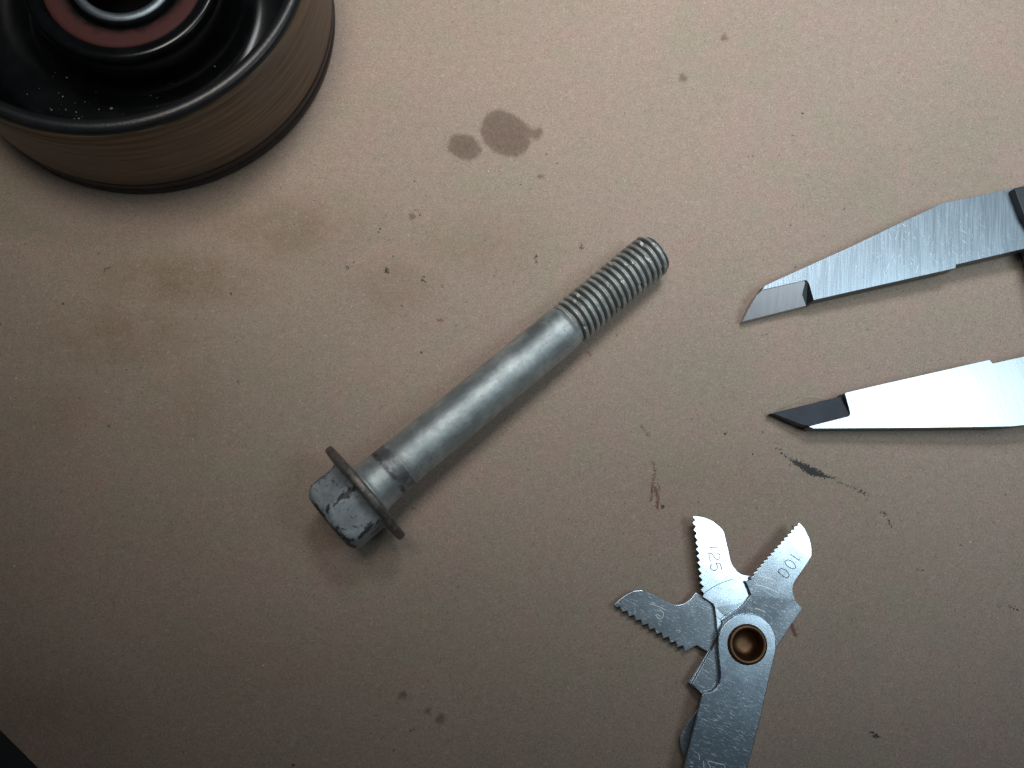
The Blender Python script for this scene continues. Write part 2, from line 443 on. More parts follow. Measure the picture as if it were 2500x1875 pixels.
def sd_line(P, w):
    """distance to an open polyline with per-point half width"""
    P = np.array(P, float); out = np.full(gx.shape, -9.0)
    for i in range(len(P)-1):
        a, b = P[i, :2], P[i+1, :2]; e = b-a
        m = (gx > min(a[0], b[0])-.6) & (gx < max(a[0], b[0])+.6) & (gy > min(a[1], b[1])-.6) & (gy < max(a[1], b[1])+.6)
        X, Y = gx[m], gy[m]
        t = np.clip(((X-a[0])*e[0]+(Y-a[1])*e[1])/(e@e+1e-12), 0, 1)
        d = w-np.hypot(X-a[0]-t*e[0], Y-a[1]-t*e[1])
        out[m] = np.maximum(out[m], d)
    return out
oil = np.full(gx.shape, -9.0); ink = oil.copy(); red = oil.copy(); tone = np.zeros(gx.shape)
def enc(d, k): return np.clip(0.5+d*k, 0, 1)
big = z2(1050, 220, 6.32, (780, 560), (850, 400), (960, 320), (1080, 300), (1250, 350), (1400, 450), (1540, 580), (1565, 720), (1520, 900), (1400, 1010), (1200, 1030), (1000, 960), (850, 830), (790, 700))
sml = z2(1050, 220, 6.32, (270, 840), (330, 710), (430, 680), (590, 700), (700, 760), (800, 900), (790, 960), (680, 1060), (540, 1085), (400, 1030), (280, 930))
tail = z2(1050, 220, 6.32, (1500, 610), (1640, 590), (1740, 600), (1700, 740), (1640, 770), (1560, 740))
for P, k in ((big, 1.6), (sml, 1.6), (tail, 0.9)):
    oil = np.maximum(oil, np.minimum(sd_poly([wxy(p) for p in smooth_poly(P, 3, True)]), 0.10*k))
def blob(arr, px, r, ell=1.0, cap=9):
    c = wxy(px); rr = r/125.0
    d = rr-np.hypot((gx-c[0]), (gy-c[1])*ell)
    return np.maximum(arr, np.minimum(d, cap))
for px, r in (((1768, 92), 11), ((1668, 190), 11), ((1320, 431), 7), ((983, 1698), 10), ((1076, 1755), 12), ((1045, 1735), 7), ((1006, 529), 9), ((2440, 1478), 4)):
    oil = blob(oil, px, r, cap=0.05)
def zl(ox, oy, s, w, *pts): return sd_line([wxy(p) for p in zoomed(ox, oy, s, pts)], w/125.0)
ink = np.maximum(ink, sd_poly([wxy(p) for p in z2(1500, 1000, 3.16, (1340, 362), (1400, 388), (1480, 415), (1560, 455), (1640, 503), (1730, 530), (1640, 533), (1560, 520), (1500, 508), (1440, 460), (1390, 425))]))
for a in (zl(1500, 1000, 3.16, 1.2, (1240, 302), (1290, 312)), zl(1500, 1000, 3.16, 1.6, (1290, 340), (1340, 370), (1390, 420)),
          zl(1500, 1000, 3.16, 1.0, (1640, 520), (1720, 560), (1800, 590), (1880, 610)), zl(1500, 1000, 3.16, 3.6, (1895, 628), (1950, 658)),
          zl(1500, 1000, 3.16, 2.6, (2070, 790), (2090, 815)), zl(1500, 1000, 3.16, 1.8, (2112, 850), (2140, 905)),
          zl(1500, 1000, 3.16, 2.0, (848, 195), (856, 185)), zl(1500, 1000, 3.16, 1.6, (1335, 425), (1345, 435)),
          zl(1500, 1000, 3.16, 3.6, (365, 742), (375, 757)), zl(1900, 1300, 2.885, 4.6, (665, 1420), (695, 1440)), zl(1900, 1300, 2.885, 1.5, (650, 1410), (715, 1450)),
          zl(1900, 1300, 2.885, 1.7, (1620, 515), (1650, 540), (1690, 545)), zl(1900, 1300, 2.885, 1.7, (970, 253), (980, 258)), zl(1900, 1300, 2.885, 1.4, (1000, 264), (1012, 268)),
          zl(600, 400, 3.16, 5.0, (1078, 818), (1090, 832)), zl(600, 400, 3.16, 3.0, (780, 800), (790, 808)), zl(600, 400, 3.16, 1.5, (1370, 870), (1355, 900), (1395, 918)),
          zl(600, 400, 3.16, 1.2, (1310, 355), (1340, 372)), zl(1240, 480, 4.809, 2.4, (335, 695), (330, 770)), zl(1240, 480, 4.809, 2.0, (850, 600), (880, 605)),
          zl(0, 600, 2.766, 1.4, (700, 165), (745, 145)), zl(0, 600, 2.766, 3.0, (424, 392), (424, 394)), zl(0, 600, 2.766, 1.2, (730, 1212), (748, 1225)),
          zl(550, 1500, 3.16, 1.6, (1420, 903), (1480, 885)), zl(550, 1500, 3.16, 2.6, (1298, 1052), (1300, 1056)), zl(550, 1500, 3.16, 3.0, (515, 1170), (522, 1172))):
    ink = np.maximum(ink, a)
specks = z2(600, 400, 3.16, (530, 275), (370, 465), (860, 545), (950, 583), (1105, 587), (1140, 716), (835, 755), (632, 855), (1200, 1100), (1690, 1062), (1690, 1155), (260, 1257), (287, 1297), (1318, 628), (1340, 402), (1885, 66), (2065, 906), (1352, 1455), (2123, 160), (1078, 400), (1068, 435), (1050, 470), (1037, 500), (1022, 524)) \
    + z2(1700, 30, 2.765, (1348, 58), (2053, 62), (1982, 300), (715, 680), (718, 682), (150, 622), (650, 835), (1338, 926), (1436, 924), (1850, 1053), (383, 966)) \
    + z2(1780, 430, 3.072, (238, 400), (862, 252), (460, 373), (505, 668), (713, 447), (1043, 1150), (1465, 1162), (283, 1185)) \
    + z2(1050, 220, 6.32, (1790, 978), (925, 1270), (1400, 1460), (1543, 1528), (2022, 1355), (1958, 1132)) + z2(1900, 1300, 2.885, (1155, 715), (1360, 105), (1290, 88), (525, 622), (1105, 172)) \
    + z2(0, 600, 2.766, (669, 47), (640, 252), (797, 541), (657, 850), (1610, 920), (1755, 862), (1562, 325), (1885, 547), (1912, 580)) + z2(1500, 1000, 3.16, (1070, 348), (655, 713), (1140, 178))
for p in specks:
    ink = blob(ink, p, random.uniform(1.2, 2.4))
for a in (zl(1500, 1000, 3.16, 3.0, (205, 125), (255, 185), (262, 210)), zl(1500, 1000, 3.16, 2.6, (295, 400), (310, 470), (295, 560)),
          zl(1500, 1000, 3.16, 3.4, (295, 560), (290, 640), (280, 700)), zl(1500, 1000, 3.16, 4.6, (310, 600), (335, 680), (330, 760)),
          zl(1500, 1000, 3.16, 2.4, (340, 560), (350, 620)), zl(1900, 1300, 2.885, 5.5, (95, 660), (112, 700), (122, 722)),
          zl(1240, 480, 4.809, 2.5, (860, 560), (870, 610)), zl(600, 400, 3.16, 2.5, (1520, 935), (1525, 955)), zl(600, 400, 3.16, 3.0, (1480, 1200), (1520, 1210)),
          zl(1300, 550, 5.183, 2.0, (1060, 1385), (1075, 1415)), zl(1300, 550, 5.183, 2.4, (680, 1590), (740, 1650)), zl(600, 400, 3.16, 1.3, (1925, 790), (1927, 840), (1912, 890))):
    red = np.maximum(red, a)
# faint hand-greased patches of the paper
for (px, rx, ry, s) in (((700, 560), 200, 90, .6), ((430, 680), 210, 80, .75), ((960, 700), 110, 80, .5), ((300, 820), 190, 100, .6), ((450, 980), 120, 150, .3), ((1150, 600), 170, 80, .3), ((150, 1000), 120, 90, .3), ((1720, 1180), 260, 120, .2), ((600, 1640), 300, 100, .15), ((120, 1750), 200, 110, .4)):
    c = wxy(px); q = ((gx-c[0])/(rx/125.0))**2+((gy-c[1])/(ry/125.0))**2
    tone = np.maximum(tone, s*np.exp(-q*1.2))
a0, b0 = np.array(wxy((-60, 1722))), np.array(wxy((95, 1877)))            # paper edge, bottom left
e = (b0-a0)/np.linalg.norm(b0-a0); nrm = np.array([-e[1], e[0]])
side = (gx-a0[0])*nrm[0]+(gy-a0[1])*nrm[1]                                  # >0 on the paper's side
mid = np.array(wxy((1000, 900)))
if (mid-a0)@nrm < 0: nrm = -nrm; side = -side
curve = 0.0
px_, py_ = gx.copy(), gy.copy()
near = (side < 0) & (side > -1.6*ST)
px_[near] -= side[near]*nrm[0]; py_[near] -= side[near]*nrm[1]
keep_v = side > -1.6*ST
gz = 0.0*gx
V = np.stack([px_, py_, gz], -1).reshape(-1, 3)
idx = np.arange(nx*ny).reshape(ny, nx)
quads = np.stack([idx[:-1, :-1], idx[:-1, 1:], idx[1:, 1:], idx[1:, :-1]], -1).reshape(-1, 4)
kv = keep_v.reshape(-1); quads = quads[kv[quads].all(1)]
used = np.zeros(nx*ny, bool); used[quads.ravel()] = True
remap = np.cumsum(used)-1; V = V[used]; quads = remap[quads]
me = bpy.data.meshes.new('paper_sheet')
me.vertices.add(len(V)); me.vertices.foreach_set('co', V.astype(np.float32).ravel())
me.loops.add(len(quads)*4); me.loops.foreach_set('vertex_index', quads.astype(np.int32).ravel())
me.polygons.add(len(quads)); me.polygons.foreach_set('loop_start', np.arange(0, len(quads)*4, 4, dtype=np.int32))
me.update(calc_edges=True)
def put_attr(me, name, chans, sel=None):
    at = me.color_attributes.new(name, 'FLOAT_COLOR', 'POINT')
    n = len(me.vertices); a = np.zeros((n, 4), np.float32); a[:, 3] = 1
    for i, c in enumerate(chans): a[:, i] = c.reshape(-1)[sel] if sel is not None else c
    at.data.foreach_set('color', a.ravel())
put_attr(me, 'marks', [enc(oil, 1.6), enc(ink, 6.0), enc(red, 5.0)], used)
put_attr(me, 'tone', [tone], used)
paper = link('paper_sheet', me, M['paper'], None, True)
so = paper.modifiers.new('thickness', 'SOLIDIFY'); so.thickness = 0.03; so.offset = -1
paper['label'] = 'brown kraft paper sheet with oil spots and dark smudges covering the bench'; paper['category'] = 'paper'

# ---------------------------------------------------------------- pulley
PC = (-6.77, 10.78, 0.0)
pul = empty('idler_pulley', PC, 'black metal pulley wheel with worn brown outer band and red bearing seal', 'pulley')
def pl(name, prof, mat, sm=1, parent=pul, n=160):
    p = [(r, z) for r, z in prof]
    if sm: p = smooth_poly(p, 3)
    o = lathe(name, p, mat, None, n)
    o.location = PC; bpy.context.view_layer.update()
    o.parent = parent; o.matrix_parent_inverse = parent.matrix_world.inverted()
    return o
band = pl('outer_band', [(3.79, 0.49), (3.812, 0.51), (3.815, 0.9), (3.82, 1.5), (3.815, 2.2), (3.81, 2.57), (3.77, 2.60)], M['band'], 0)
pl('lower_flange', [(0.9, 0.02), (3.60, 0.0), (3.76, 0.01), (3.81, 0.05), (3.815, 0.20), (3.75, 0.23), (3.75, 0.245), (3.81, 0.27), (3.82, 0.40), (3.80, 0.485), (3.6, 0.495)], M['flange_low'], 0)
pl('top_rim', [(3.775, 2.575), (3.785, 2.62), (3.76, 2.675), (3.70, 2.71), (3.64, 2.72), (3.59, 2.71), (3.53, 2.67), (3.49, 2.60)], M['rim'])
DISH = [(3.50, 2.62), (3.45, 2.40), (3.39, 1.7), (3.33, 1.0), (3.17, 0.66), (2.88, 0.52), (2.5, 0.50), (2.2, 0.58), (2.0, 0.85), (1.93, 1.3), (1.87, 1.66), (1.77, 1.74), (1.63, 1.72), (1.555, 1.66)]
pl('dish', DISH, M['dish'])
pl('bearing_seal', [(1.555, 1.62), (1.50, 1.655), (1.35, 1.66), (1.22, 1.64), (1.14, 1.58), (1.12, 1.5)], M['seal'])
pl('seal_lip', [(1.13, 1.52), (1.11, 1.55), (1.08, 1.55), (1.055, 1.5)], M['bore'])
pl('bearing_race', [(1.05, 1.45), (1.045, 1.675), (1.03, 1.70), (0.88, 1.703), (0.855, 1.69), (0.845, 1.64), (0.84, 0.5)], M['race'], 0)
pl('bore', [(0.839, 1.60), (0.838, 0.3), (0.6, 0.06), (0.0, 0.05)], M['bore'], 0)
# pale grit caught in the dish
def dish_z(r):
    prof = DISH[:11]
    rs = [p[0] for p in prof][::-1]; zs = [p[1] for p in prof][::-1]
    return float(np.interp(r, rs, zs))
bm = bmesh.new()
for k in range(130):
    if k < 95: a = math.radians(random.gauss(-113, 9)); r = min(3.28, max(2.1, random.gauss(2.85, 0.28)))
    else: a = math.radians(random.uniform(-150, -40)); r = random.uniform(1.95, 3.3)
    s = abs(random.gauss(0, 0.007))+0.004
    if k < 10: s *= 1.7
    c = Vector((PC[0]+r*math.cos(a), PC[1]+r*math.sin(a), dish_z(r)+s*0.3))
    m = Matrix.Translation(c) @ Matrix.Rotation(random.uniform(0, 6), 4, (random.random(), random.random(), 1)) @ Matrix.Diagonal((s*random.uniform(.6, 1.5), s, s*.7, 1))
    bmesh.ops.create_icosphere(bm, subdivisions=1, radius=1, matrix=m)
me = bpy.data.meshes.new('grit'); bm.to_mesh(me); bm.free()
g = link('grit', me, M['grit']); g['kind'] = 'stuff'; g['label'] = 'pale grit and metal dust caught inside the black pulley dish'; g['category'] = 'grit'

# ---------------------------------------------------------------- bolt
RF, RT, RS = 1.06, 0.462, 0.452
P0 = world((899, 1197), 1.04); P1 = world((1600, 616), RT+0.0)
ax = (P1-P0); LEN = ax.length; ax.normalize()
side_v = ax.cross(Vector((0, 0, 1))).normalized()      # towards lower right of the picture
up_v = side_v.cross(ax)
BM = Matrix((ax, side_v, up_v)).transposed().to_4x4(); BM.translation = P0
bolt = empty('flange_bolt', (P0.x, P0.y, 0.0), 'grey flanged hex bolt lying diagonally on the paper with threaded tip', 'bolt')
def bpart(name, vs, fs, mat, attr=None, smooth=True):
    me = bpy.data.meshes.new(name); me.from_pydata(vs, [], fs)
    bm = bmesh.new(); bm.from_mesh(me); bmesh.ops.recalc_face_normals(bm, faces=bm.faces); bm.to_mesh(me); bm.free()
    if attr is not None: put_attr(me, 'crest', [np.array(attr, np.float32)])
    o = link(name, me, mat, None, smooth)
    o.matrix_world = BM; o.parent = bolt; o.matrix_parent_inverse = bolt.matrix_world.inverted()
    return o
def tube_grid(ts, rfun, n, cap0=True, cap1=True):
    vs, fs = [], []
    for t in ts:
        for k in range(n):
            a = 2*math.pi*k/n                      # angle 0 = up, positive towards side_v
            r, t2 = rfun(t, a)
            vs.append((t2, r*math.sin(a), r*math.cos(a)))
    for i in range(len(ts)-1):
        for k in range(n):
            l = (k+1) % n; fs.append((i*n+k, i*n+l, (i+1)*n+l, (i+1)*n+k))
    if cap0: fs.append(tuple(range(n)))
    if cap1: fs.append(tuple(range((len(ts)-1)*n, len(ts)*n)))
    return vs, fs
kL = LEN/909.0
T_TH = 604*kL; T_STEP = 92*kL
prof = [(0.0, 0.55), (0.06, 0.505), (0.14, 0.485), (0.38, 0.472), (T_STEP-0.03, 0.468), (T_STEP-0.006, 0.468), (T_STEP+0.004, 0.459), (T_STEP+0.014, 0.463), (T_STEP+0.3, RS+0.004), (3.0, RS), (T_TH-0.2, RS), (T_TH-0.05, RS-0.004), (T_TH+0.03, RS-0.02)]
ts = []
for (a, _), (b, _) in zip(prof, prof[1:]):
    m = max(1, int((b-a)/0.12)); ts += [a+(b-a)*i/m for i in range(m)]
ts.append(prof[-1][0])
PT, PR = [p[0] for p in prof], [p[1] for p in prof]
vs, fs = tube_grid(ts, lambda t, a: (float(np.interp(t, PT, PR)), t), 96)
bpart('shank', vs, fs, M['zinc'])
PITCH = (LEN-T_TH)/17.35
DEP = 0.078
def thr(t, a):
    ph = ((t-T_TH)/PITCH + a/(2*math.pi)) % 1.0
    x = abs(ph-0.5)*2                        # 0 crest .. 1 root
    h = max(0.0, min(1.0, (0.74-x)/0.42)); h = h*h*(3-2*h)
    if x < 0.2: h -= 0.28*(1-(x/0.2)**2)**2      # the little seam rolled into the crest
    t0 = t-T_TH
    full = min(1.0, max(0.0, t0/ (0.9*PITCH)))
    r = RS-0.03-DEP*full + DEP*full*h*1.0 + (0.038*full)*h
    te = LEN-t
    if te < 0.13: r = min(r, RT-0.085+0.085*(te/0.13)**0.7)
    return r, h
n = 112
ts = list(np.arange(T_TH-0.02, LEN-0.0001, PITCH/16))+[LEN]
vs, fs, at = [], [], []
for t in ts:
    for k in range(n):
        a = 2*math.pi*k/n; r, h = thr(t, a)
        r += 0.0035*math.sin(7*a+t*31)*math.sin(3*a+t*13)
        q = mnoise.noise(Vector((t*5, 3.1*math.sin(a), 3.1*math.cos(a))))
        if h > 0.7 and q > 0.34: r -= 0.05*(q-0.34)*4*(h-0.7)/0.3
        r += 0.004*mnoise.noise(Vector((t*14, 7*math.sin(a), 7*math.cos(a))))
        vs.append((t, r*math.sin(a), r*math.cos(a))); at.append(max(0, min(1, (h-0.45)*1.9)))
for i in range(len(ts)-1):
    for k in range(n):
        l = (k+1) % n; fs.append((i*n+k, i*n+l, (i+1)*n+l, (i+1)*n+k))
b0_ = (len(ts)-1)*n
for rr, tt in ((RT-0.13, LEN+0.004), (RT-0.2, LEN-0.02)):
    s0 = len(vs)
    for k in range(n):
        a = 2*math.pi*k/n; vs.append((tt, rr*math.sin(a), rr*math.cos(a))); at.append(0.3)
    for k in range(n):
        l = (k+1) % n; fs.append((b0_+k, b0_+l, s0+l, s0+k))
    b0_ = s0
fs.append(tuple(range(b0_, b0_+n)))
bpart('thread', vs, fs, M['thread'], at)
# flange: rounded rim, coned back
fp = [(0.0, 0.45), (0.0, 0.95), (0.0, RF-0.045), (-0.012, RF-0.012), (-0.045, RF), (-0.115, RF-0.004), (-0.145, RF-0.03), (-0.155, RF-0.08), (-0.160, 0.9), (-0.165, 0.8), (-0.17, 0.70)]
fp = smooth_poly(fp, 2)
vs, fs = [], []; n = 128
for t, r in fp:
    for k in range(n):
        a = 2*math.pi*k/n; rr = r+0.004*math.sin(5*a+1)+0.002*math.sin(13*a)
        vs.append((t, rr*math.sin(a), rr*math.cos(a)))
for i in range(len(fp)-1):
    for k in range(n):
        l = (k+1) % n; fs.append((i*n+k, i*n+l, (i+1)*n+l, (i+1)*n+k))
bpart('flange', vs, fs, M['flange'])
AF2, PHI = 0.655, math.radians(-7.5)
def hexr(a):
    q = ((a-PHI+math.pi/6) % (math.pi/3))-math.pi/6      # 0 at a corner
    q2 = math.pi/6-abs(q)
    r = AF2/math.cos(q2)
    return min(r, AF2*1.125-0.0*q), 1-abs(q)/(math.pi/6)
HL = 0.90
def headr(t, a):
    r, c = hexr(a)
    d = t+HL                                     # 0 at the free end
    lim = 0.50+0.24*math.sqrt(max(0, min(1, d/0.20))) if d < 0.2 else 9
    r = min(r, lim)
    f = -0.10-t                                 # distance from flange
    if f < 0.16: r = max(r, r+0.13*(1-max(0, f)/0.16)**2)
    return r, t
ts = [-HL, -HL+0.006, -HL+0.02, -HL+0.045, -HL+0.08, -HL+0.12, -HL+0.16, -HL+0.2, -0.55, -0.4, -0.3, -0.24, -0.2, -0.16, -0.13, -0.09]
n = 192
vs, fs = tube_grid(ts, headr, n, False, False)
at = []
for t in ts:
    for k in range(n):
        c = hexr(2*math.pi*k/n)[1]
        at.append(max(max(0, (c-0.72)/0.28), max(0, 1-(t+HL)/0.16)))
s0 = len(vs)
for rr, tt in ((0.42, -HL+0.0), (0.38, -HL+0.05)):
    for k in range(n):
        a = 2*math.pi*k/n; vs.append((tt, rr*math.sin(a), rr*math.cos(a))); at.append(0.2)
for k in range(n):
    l = (k+1) % n; fs.append((k, l, s0+l, s0+k)); fs.append((s0+k, s0+l, s0+n+l, s0+n+k))
fs.append(tuple(range(s0+n, s0+2*n)))
ho = bpart('hex_head', vs, fs, M['head'], at)

# ---------------------------------------------------------------- caliper
TJ, ZB = 0.38, 0.10
ZT = ZB+TJ
cal = empty('caliper', world((2400, 800), 0.0), 'steel caliper with two brushed pointed jaws open at the right', 'caliper')
U = lambda *p: z2(1780, 430, 3.072, *p)
Lo = lambda *p: z2(1840, 840, 3.3515, *p)
def ZTf(px): return 0.41+0.00032*(px[0]-1900)
upper = U((245, 855), (268, 820), (380, 768), (520, 705), (740, 605), (900, 535), (1240, 370), (1500, 250)) + U((1575, 210), (1600, 202), (1625, 195), (1750, 170), (2140, 90)) + [(2640, 421), (2690, 560)] \
    + U((2212, 545), (1702, 664), (1700, 690), (635, 930), (618, 872), (606, 828), (600, 810), (588, 790), (575, 782), (565, 783))
uj = plate('upper_jaw', [world(p, ZTf) for p in upper], TJ, M['jaw_up'], cal, 0.006, 2)
uj['label'] = 'upper jaw, blue grey brushed steel with scratches'
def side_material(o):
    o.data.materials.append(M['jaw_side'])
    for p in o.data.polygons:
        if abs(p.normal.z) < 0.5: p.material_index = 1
side_material(uj)
def tip_mesh(name, outline_px, zf, zb, mat, parent, walls=(), wmat=None):
    bm = bmesh.new()
    top = [world(p, zf(p)) for p in outline_px]
    vt = [bm.verts.new(p) for p in top]; vb = [bm.verts.new((p.x, p.y, ZTf(q)-TJ+zb)) for p, q in zip(top, outline_px)]
    bm.faces.new(vt); bm.faces.new(vb[::-1])
    for i in range(len(vt)):
        j = (i+1) % len(vt); bm.faces.new((vt[i], vt[j], vb[j], vb[i]))
    bmesh.ops.recalc_face_normals(bm, faces=bm.faces)
    me = bpy.data.meshes.new(name); bm.to_mesh(me); bm.free()
    o = link(name, me, mat, parent)
    return bevel(o, 0.004, 1)
def plane_z(c0, c1, lowpt, zt, zl):
    a = np.array(c0, float); b = np.array(c1, float); e = (b-a)/np.linalg.norm(b-a); nn = np.array([-e[1], e[0]])
    D = (np.array(lowpt)-a)@nn
    return lambda p: ZTf(p)+zt+(zl-zt)*max(0.0, min(1.15, float((np.array(p)-a)@nn/D)))
c0, c1, lw = U((245, 857))[0], U((565, 784))[0], U((590, 970))[0]
zf = plane_z(c0, c1, lw, -0.004, -0.18)
tip_mesh('measuring_tip', U((98, 1092), (130, 1025), (165, 962), (205, 893), (245, 857), (565, 784), (572, 800), (550, 890), (578, 972)), zf, 0.003, M['tip'], uj)
# fillet wall of the recess
bm = bmesh.new()
top = [world(p, ZTf(p)-0.002) for p in U((567, 784), (588, 792), (604, 825), (636, 931))]
low = [world(p, ZTf(p)+z) for p, z in zip(U((570, 800), (550, 890), (578, 970), (605, 966)), (-0.02, -0.09, -0.175, -0.20))]
vt = [bm.verts.new(p) for p in top]; vl = [bm.verts.new(p) for p in low]; vb = [bm.verts.new((p.x, p.y, 0.08)) for p in low]
for i in range(3):
    bm.faces.new((vt[i], vt[i+1], vl[i+1], vl[i])); bm.faces.new((vl[i], vl[i+1], vb[i+1], vb[i]))
vj = bm.verts.new((top[3].x, top[3].y, 0.085)); bm.faces.new((vt[3], vj, vb[3], vl[3]))
bmesh.ops.recalc_face_normals(bm, faces=bm.faces)
me = bpy.data.meshes.new('recess_fillet'); bm.to_mesh(me); bm.free(); link('recess_fillet', me, M['fillet'], uj)

lower = Lo((745, 402), (765, 393), (800, 385), (1090, 318), (1930, 127), (1955, 157), (2212, 100)) + [(2640, 833), (2680, 1010)] + Lo((2212, 665), (2100, 675), (1900, 679), (1400, 686), (490, 692), (458, 680), (455, 671), (770, 592), (782, 586), (788, 574), (787, 552))
lj = plate('lower_jaw', [world(p, ZTf) for p in lower], TJ, M['jaw_low'], cal, 0.006, 2)
side_material(lj)
lj['label'] = 'lower jaw, bright almost white brushed steel with recessed tip coloured dark as in shade'
c0, c1, lw = Lo((455, 671))[0], Lo((770, 593))[0], Lo((705, 430))[0]
zf = plane_z(c0, c1, lw, -0.03, -0.17)
tip_mesh('measuring_tip', Lo((130, 570), (705, 431), (728, 418), (745, 404), (786, 552), (786, 575), (770, 593), (455, 671), (380, 654), (250, 603), (170, 572)), zf, 0.003, M['tip_shaded'], lj)
plate('slider_housing', [world(p, 0.80) for p in [(2476, 459), (2500, 454), (2760, 395), (2830, 640), (2590, 700), (2540, 590), (2500, 524)]], 0.5, M['slider'], cal, 0.02, 2)
plate('beam', [world(p, 0.66) for p in [(2528, 560), (2700, 520), (2860, 1180), (2690, 1220)]], 0.60, M['jaw_up'], cal, 0.01, 2)

# ---------------------------------------------------------------- screw pitch gauge
pg = empty('thread_pitch_gauge', world((1800, 1600), 0.0), 'steel thread pitch gauge with fanned toothed blades and brass rivet', 'gauge')
A = lambda *p: z2(1480, 1400, 6.914, *p)
B = lambda *p: z2(1640, 1240, 5.821, *p)
G = lambda *p: z2(1460, 1220, 3.95, *p)
Hn = lambda *p: z2(1580, 1480, 4.2, *p)
PIV = Hn((1027, 392))[0]
def tilted(z0, dz, u):
    """height z0 at the pivot, rising dz per 100 px along direction u"""
    u = np.array(u, float); u /= np.linalg.norm(u)
    return lambda p: z0+dz*((np.array(p)-np.array(PIV))@u)/100.0
def teeth(points, valleys):
    out = []
    for i, p in enumerate(points):
        out.append(p)
        if i < len(valleys): out.append(valleys[i])
    return out
def hole_at(zf, r=0.285):
    c = world(PIV, ZH)
    out = []
    for k in range(32):
        a = 2*math.pi*k/32; x, y = c.x+r*math.cos(a), c.y+r*math.sin(a)
        out.append(Vector((x, y, zf(PIV) if callable(zf) else zf)))
    return out
ZH = 0.42
zB = tilted(0.29, 0.03, (-1, -0.25)); zC = tilted(0.345, 0.035, (0.3, -1)); zA = tilted(0.235, -0.02, (-1, 0.0))
# blade marked 125
bt = B((295, 215), (310, 310), (325, 403), (338, 495), (345, 585), (355, 680), (365, 775), (375, 870), (385, 968), (397, 1062), (412, 1160))[::-1]
bv = B((345, 265), (357, 360), (370, 457), (382, 552), (394, 648), (403, 745), (416, 840), (429, 932), (441, 1022), (459, 1115))[::-1]
blB = B((463, 1215)) + teeth(bt, bv) + B((333, 172), (297, 122)) + smooth_poly(B((300, 119), (380, 121), (480, 145), (580, 190), (660, 250), (720, 312), (742, 350)), 3)[1:] \
    + smooth_poly(B((770, 470), (800, 590), (838, 760), (880, 840), (930, 900), (990, 943), (1060, 963), (1142, 966)), 3) + B((1100, 1010), (1250, 1300)) + G((1560, 1150), (1640, 1400), (1560, 1620), (1300, 1620), (1200, 1450), (1165, 1300), (1150, 1240), (1142, 1130), (1130, 1040), (1110, 1000), (1010, 935))
oB = plate('blade', [world(p, zB(p)) for p in blB], 0.05, M['gauge'], pg, 0.0045, 2, hole_at(zB)); oB['label'] = 'blade stamped 125, middle of the fanned blades'
# blade marked 100
ct = B((1735, 272), (1690, 325), (1645, 378), (1595, 431), (1548, 485), (1500, 540), (1450, 594), (1405, 648), (1355, 702), (1305, 756), (1258, 812), (1210, 868), (1163, 925))
cv = B((1748, 305), (1702, 357), (1654, 410), (1607, 464), (1560, 517), (1512, 571), (1465, 625), (1416, 679), (1368, 732), (1320, 787), (1272, 842), (1224, 898))
blC = B((1790, 222), (1793, 252)) + teeth(ct, cv) + B((1180, 960), (1128, 985), (1128, 1030), (1100, 1038), (1050, 1040), (1100, 1150), (1132, 1245), (1020, 1390)) + G((1200, 1165), (1190, 1400), (1250, 1620), (1500, 1640), (1712, 1425), (1968, 1048)) \
    + smooth_poly(B((1855, 1418), (1810, 1380), (1770, 1330), (1735, 1250), (1721, 1190), (1722, 1120), (1740, 1060), (1780, 995), (1850, 895), (1930, 778), (1987, 685)), 3)[1:] + smooth_poly(B((1990, 600), (1980, 530), (1960, 450), (1930, 375), (1890, 300), (1850, 248), (1812, 213)), 3)
oC = plate('blade', [world(p, zC(p)) for p in blC], 0.05, M['gauge'], pg, 0.0045, 2, hole_at(zC)); oC['label'] = 'blade stamped 100, rightmost of the fanned blades'
# coarse blade, left
av = A((235, 555), (355, 630), (470, 703), (585, 777), (705, 850), (820, 925), (935, 998), (1055, 1072), (1175, 1145), (1300, 1218))
ap = A((268, 652), (382, 727), (500, 800), (615, 877), (733, 952), (848, 1028), (963, 1100), (1082, 1175), (1202, 1253), (1325, 1325))
blA = A((140, 545), (178, 578)) + [q for pr in zip(av, ap) for q in pr] + A((1530, 1215), (1720, 1330)) + G((1160, 1300), (1180, 1150), (1250, 1080), (1200, 1000)) + A((1800, 500), (1625, 385), (1525, 322)) \
    + smooth_poly(A((1500, 330), (1450, 400), (1400, 450), (1330, 497), (1260, 523), (1200, 530), (1150, 525), (1080, 505)), 3) + A((660, 296)) + smooth_poly(A((620, 281), (500, 290), (400, 325), (300, 383), (200, 460), (140, 520)), 3)
oA = plate('blade', [world(p, zA(p)) for p in blA], 0.05, M['gauge'], pg, 0.011, 3); oA['label'] = 'coarse toothed blade, leftmost and lowest of the fanned blades'
# closed blades under the handle

oD = plate('blade', [world(p, 0.30) for p in Hn((702, 385), (468, 802), (565, 905), (720, 1000), (840, 700), (790, 520), (760, 400))], 0.05, M['gauge'], pg, 0.005, 2)
oE = plate('blade', [world(p, 0.21) for p in Hn((640, 440), (425, 780), (470, 830), (600, 900), (780, 800), (760, 500))], 0.05, M['gauge'], pg, 0.005, 2)
oF = plate('blade', [world(p, 0.17) for p in Hn((520, 1060), (430, 1180), (362, 1285), (340, 1345), (342, 1400), (355, 1470), (378, 1530), (560, 1600), (700, 1200))], 0.05, M['gauge'], pg, 0.005, 2)
